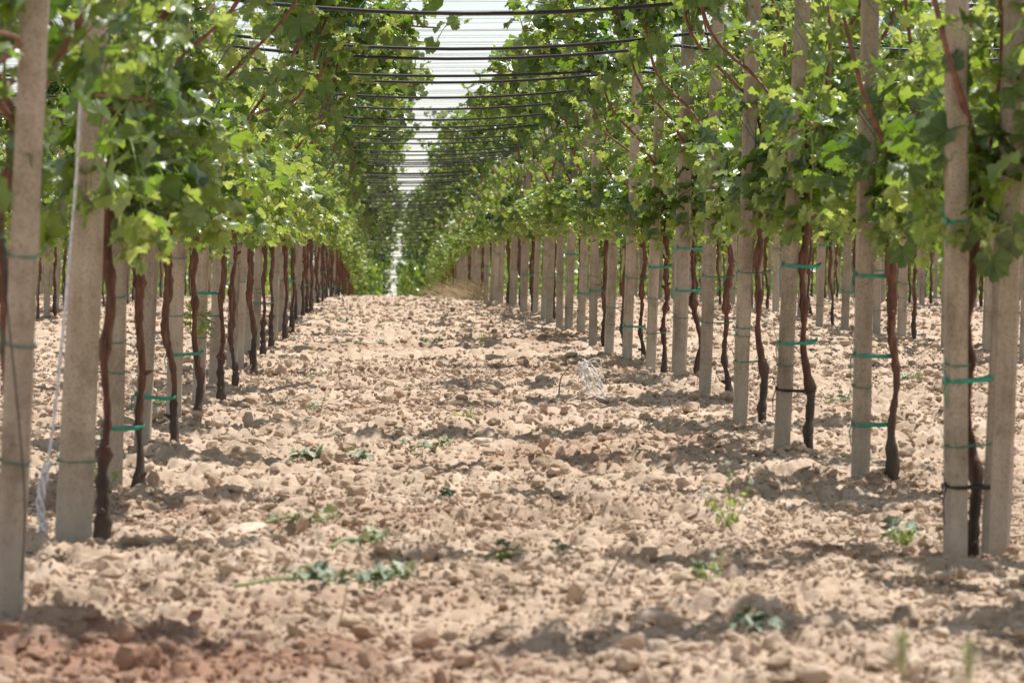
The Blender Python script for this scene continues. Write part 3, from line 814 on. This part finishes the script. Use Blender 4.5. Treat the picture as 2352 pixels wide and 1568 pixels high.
def stick(name, pts, r, m, label, cat, group=None):
    """pts: (px, py_ground, height, dy)"""
    x0, Y0 = at(pts[0][0], pts[0][1]); P = []
    for (px, py, h) in pts:
        P.append(((px - 870) * Y0 / F_PX - x0, (py - pts[0][1]) * -0.0, h))
    P = bend(P, 18); mb = MB(); rr = np.linspace(r, r * .5, 18) * (1 + .12 * rng.normal(size=18)); tube(mb, P, rr, 7, rough=.06)
    o = link(name, mb.mesh(name, m), None, (x0, Y0, gz(x0, Y0))); tag(o, label, cat, group); return o
stick("stick", [(1375, 1385, 0), (1398, 1385, .055), (1428, 1385, .12)], .005, M_TWIG, "brown stick leaning up to the right in the front of the aisle", "stick")
stick("twig", [(1283, 935, 0), (1287, 935, .14), (1300, 935, .20), (1328, 935, .27)], .005, M_TWIG, "arching brown twig standing beside the white plastic string", "twig")
stick("twig", [(1310, 948, .01), (1350, 948, .03), (1412, 948, .045)], .004, M_TWIG, "brown twig lying under the white plastic string", "twig")
stick("twig", [(1270, 1080, 0), (1300, 1080, .04), (1325, 1080, .085)], .003, M_TWIG, "thin brown twig rising right of the small dark clod", "twig")
stick("twig", [(600, 850, .01), (625, 850, .05), (660, 850, .02)], .004, M_TWIG, "crooked twig on the soil beside the left row", "twig")
stick("twig", [(930, 760, .0), (945, 760, .05), (955, 760, .09)], .006, M_TWIG, "short dark twig sticking up far along the aisle", "twig")
stick("twig", [(770, 1440, .0), (785, 1440, .06), (800, 1440, .15)], .0035, M_STRAW, "pale dry stalk standing across the longest green cutting", "stalk")
stick("twig", [(1150, 1310, .0), (1165, 1310, .03), (1188, 1310, -.01)], .003, M_STRAW, "pale thin stalk crossing the shadow band", "stalk")

# white plastic string tangle
x0, Y0 = at(1360, 945); mb = MB()
for q in range(26):
    a = np.array([(1335 - 1360) / F_PX * Y0 + rng.normal() * .015, rng.normal() * .03, .25 + rng.normal() * .012])
    b_ = np.array([rng.uniform(-15, 35) / F_PX * Y0, rng.normal() * .05, rng.uniform(.06, .16)])
    c_ = np.array([rng.choice([-50, 28]) / F_PX * Y0 + rng.normal() * .03, rng.normal() * .05, rng.uniform(0, .04)])
    pts = [a, (a + b_) / 2 + rng.normal(size=3) * .03, b_] + ([c_] if q % 4 == 0 else [])
    tube(mb, bend(pts, 12), .0025, 3, caps=False)
tag(link("plastic_string", mb.mesh("plastic_string", M_PLAS), None, (x0, Y0, gz(x0, Y0) + .01)), "frayed tangle of white plastic string standing on the soil", "plastic string")

# dry blond grass far right end
def dry_grass(x, Y, n, h, spread, label, m, name="dry_grass", r=.003, lean=-.6):
    mb = MB()
    for q in range(n):
        p = rng.normal(size=3) * [spread * .4, spread * .5, 0]; d = np.array([lean + rng.normal() * .5, rng.normal() * .4, 1.0]); hh = h * rng.uniform(.5, 1)
        tube(mb, bend([p, p + unit(d) * hh * .5, p + unit(d) * hh + [lean * hh * .5 + rng.normal() * .1, rng.normal() * .1, -.15 * hh]], 7), [r, r, r, r, r * .8, r * .6, r * .4], 3, caps=False)
    tag(link(name, mb.mesh(name, m), None, (x, Y, gz(x, Y))), label, "grass")
dry_grass(1.72, 72, 170, .62, .9, "tangled tuft of straw coloured dry grass at the far end of the right row", M_STRAW)
dry_grass(1.65, 80, 120, .5, .8, "smaller straw coloured dry grass behind the tangled tuft", M_STRAW)

def weed(px, py, h, label, flowers=0, n=7, m=M_LEAF, size=.022, spread=.5):
    x, Y = at(px, py); e = bpy.data.objects.new("weed", None); C.objects.link(e); e.location = (x, Y, gz(x, Y) + .01); tag(e, label, "weed")
    ms, ml = MB(), MB(); tips = []
    for q in range(n):
        d = unit(np.array([rng.normal() * spread, rng.normal() * spread, 1.0])); hh = h * rng.uniform(.4, 1)
        if q == 0: d = np.array([.05, 0, 1.0]); hh = h
        P = bend([(0, 0, 0), d * hh * .5, d * hh + rng.normal(size=3) * .01], 8); tube(ms, P, np.linspace(.0022, .001, 8), 4); tips.append(P[-1])
        for p in P[1:]:
            if rng.uniform() < .75:
                a = unit(rng.normal(size=3)); leaf(ml, p + a * .012, a, unit(rng.normal(size=3) + [0, -.4, 1]), size * rng.uniform(.5, 1.2), .85)
    link("stem", ms.mesh("stem", M_STEM), e); link("leaves", ml.mesh("leaves", m, attr=True), e)
    for q in range(flowers):
        fm = MB(); t = tips[q]
        for k in range(22):
            a = unit(rng.normal(size=3) + [0, 0, .6]); leaf(fm, t + a * .007, a, unit(rng.normal(size=3)), .006, 0)
        link("flower", fm.mesh("flower", M_PETAL), e)
weed(1675, 1205, .24, "tall green weed with small white flower heads near the right row", 4, 7, size=.017)
weed(1110, 800, .17, "feathery pale green weed in the far middle of the aisle", 0, 12, size=.02)
weed(1080, 1000, .10, "small thin green weed in the middle of the aisle", 0, 9, size=.014)
weed(245, 1150, .18, "small green weed at the foot of the third left post", 2, 8, size=.024)
weed(1640, 1365, .10, "faint grey green weed with tiny white blooms in front of the shadow", 3, 9, size=.012)
weed(1175, 1300, .05, "tiny bright green seedling in the long shadow band", 0, 5, size=.025)
weed(2090, 1240, .08, "small yellow green weed left of the nearest right posts", 0, 6, size=.02)
weed(880, 770, .12, "pale thin weed far along the left side of the aisle", 2, 8, size=.014)
def seed_head(px, Y, h, label):
    x = (px - 870) * Y / F_PX; e = bpy.data.objects.new("grass_stalk", None); C.objects.link(e); e.location = (x, Y, gz(x, Y)); tag(e, label, "grass stalk")
    a, b_ = MB(), MB()
    tube(a, [(0, 0, 0), (.004, 0, h * .5), (0, 0, h * .85)], .0016, 5)
    for k in range(90):
        t = rng.uniform(); z = h * (.62 + .38 * t); d = unit(rng.normal(size=3) * [1, 1, .2] + [0, 0, 1.6]); p = np.array([0, 0, z])
        tube(b_, [p, p + d * .018, p + d * .03], [.0015, .001, .0004], 3, caps=False)
    link("stem", a.mesh("stem", M_STEM), e); link("seed_head", b_.mesh("seed_head", simple("pale_seed", (.5, .5, .28), .7)), e)
seed_head(2075, 8.7, .195, "blurred green grass stalk at the bottom edge, left one of two")
seed_head(2230, 8.6, .18, "blurred pale grass stalk at the bottom right corner, right one of two")

# white cord and cable at the near left posts
Yc = 13.2
def lat(px, Y): return (px - 870) * Y / F_PX
def hgt(py, Y): return EYE - (py - 532) * Y / F_PX
mb = MB(); base = [(190, 0), (185, 300), (160, 620), (128, 950), (112, 1060)]
P = bend([(lat(a, Yc), 0, hgt(b_, Yc)) for a, b_ in base], 30); tube(mb, P, .0055, 6)
P2 = bend([(lat(a, Yc), 0, hgt(b_, Yc)) for a, b_ in [(112, 1060), (95, 1150), (102, 1230), (88, 1290)]] + [(lat(112, Yc), -.12, .03), (lat(80, Yc), -.3, .02)], 60)
for ph in (0, 2.1, 4.2):
    a = np.linspace(0, 26, 60) + ph; tube(mb, P2 + np.stack([np.cos(a), np.sin(a), 0 * a], 1) * .010, .0055, 5)
tag(link("twisted_cord", mb.mesh("twisted_cord", M_WHITE), None, (0, Yc, float(zg(Yc)))), "whitish twisted cord running down beside the broad left post to the soil", "cord")
Yc = 10.7; mb = MB()
P = bend([(lat(a, Yc), 0, hgt(b_, Yc)) for a, b_ in [(8, 500), (20, 700), (40, 900), (60, 1150), (52, 1330)]], 30); tube(mb, P, .0022, 5)
tag(link("thin_cable", mb.mesh("thin_cable", M_BLACK), None, (0, Yc, float(zg(Yc)))), "thin dark cable slanting down the blurred post at the left edge", "cable")
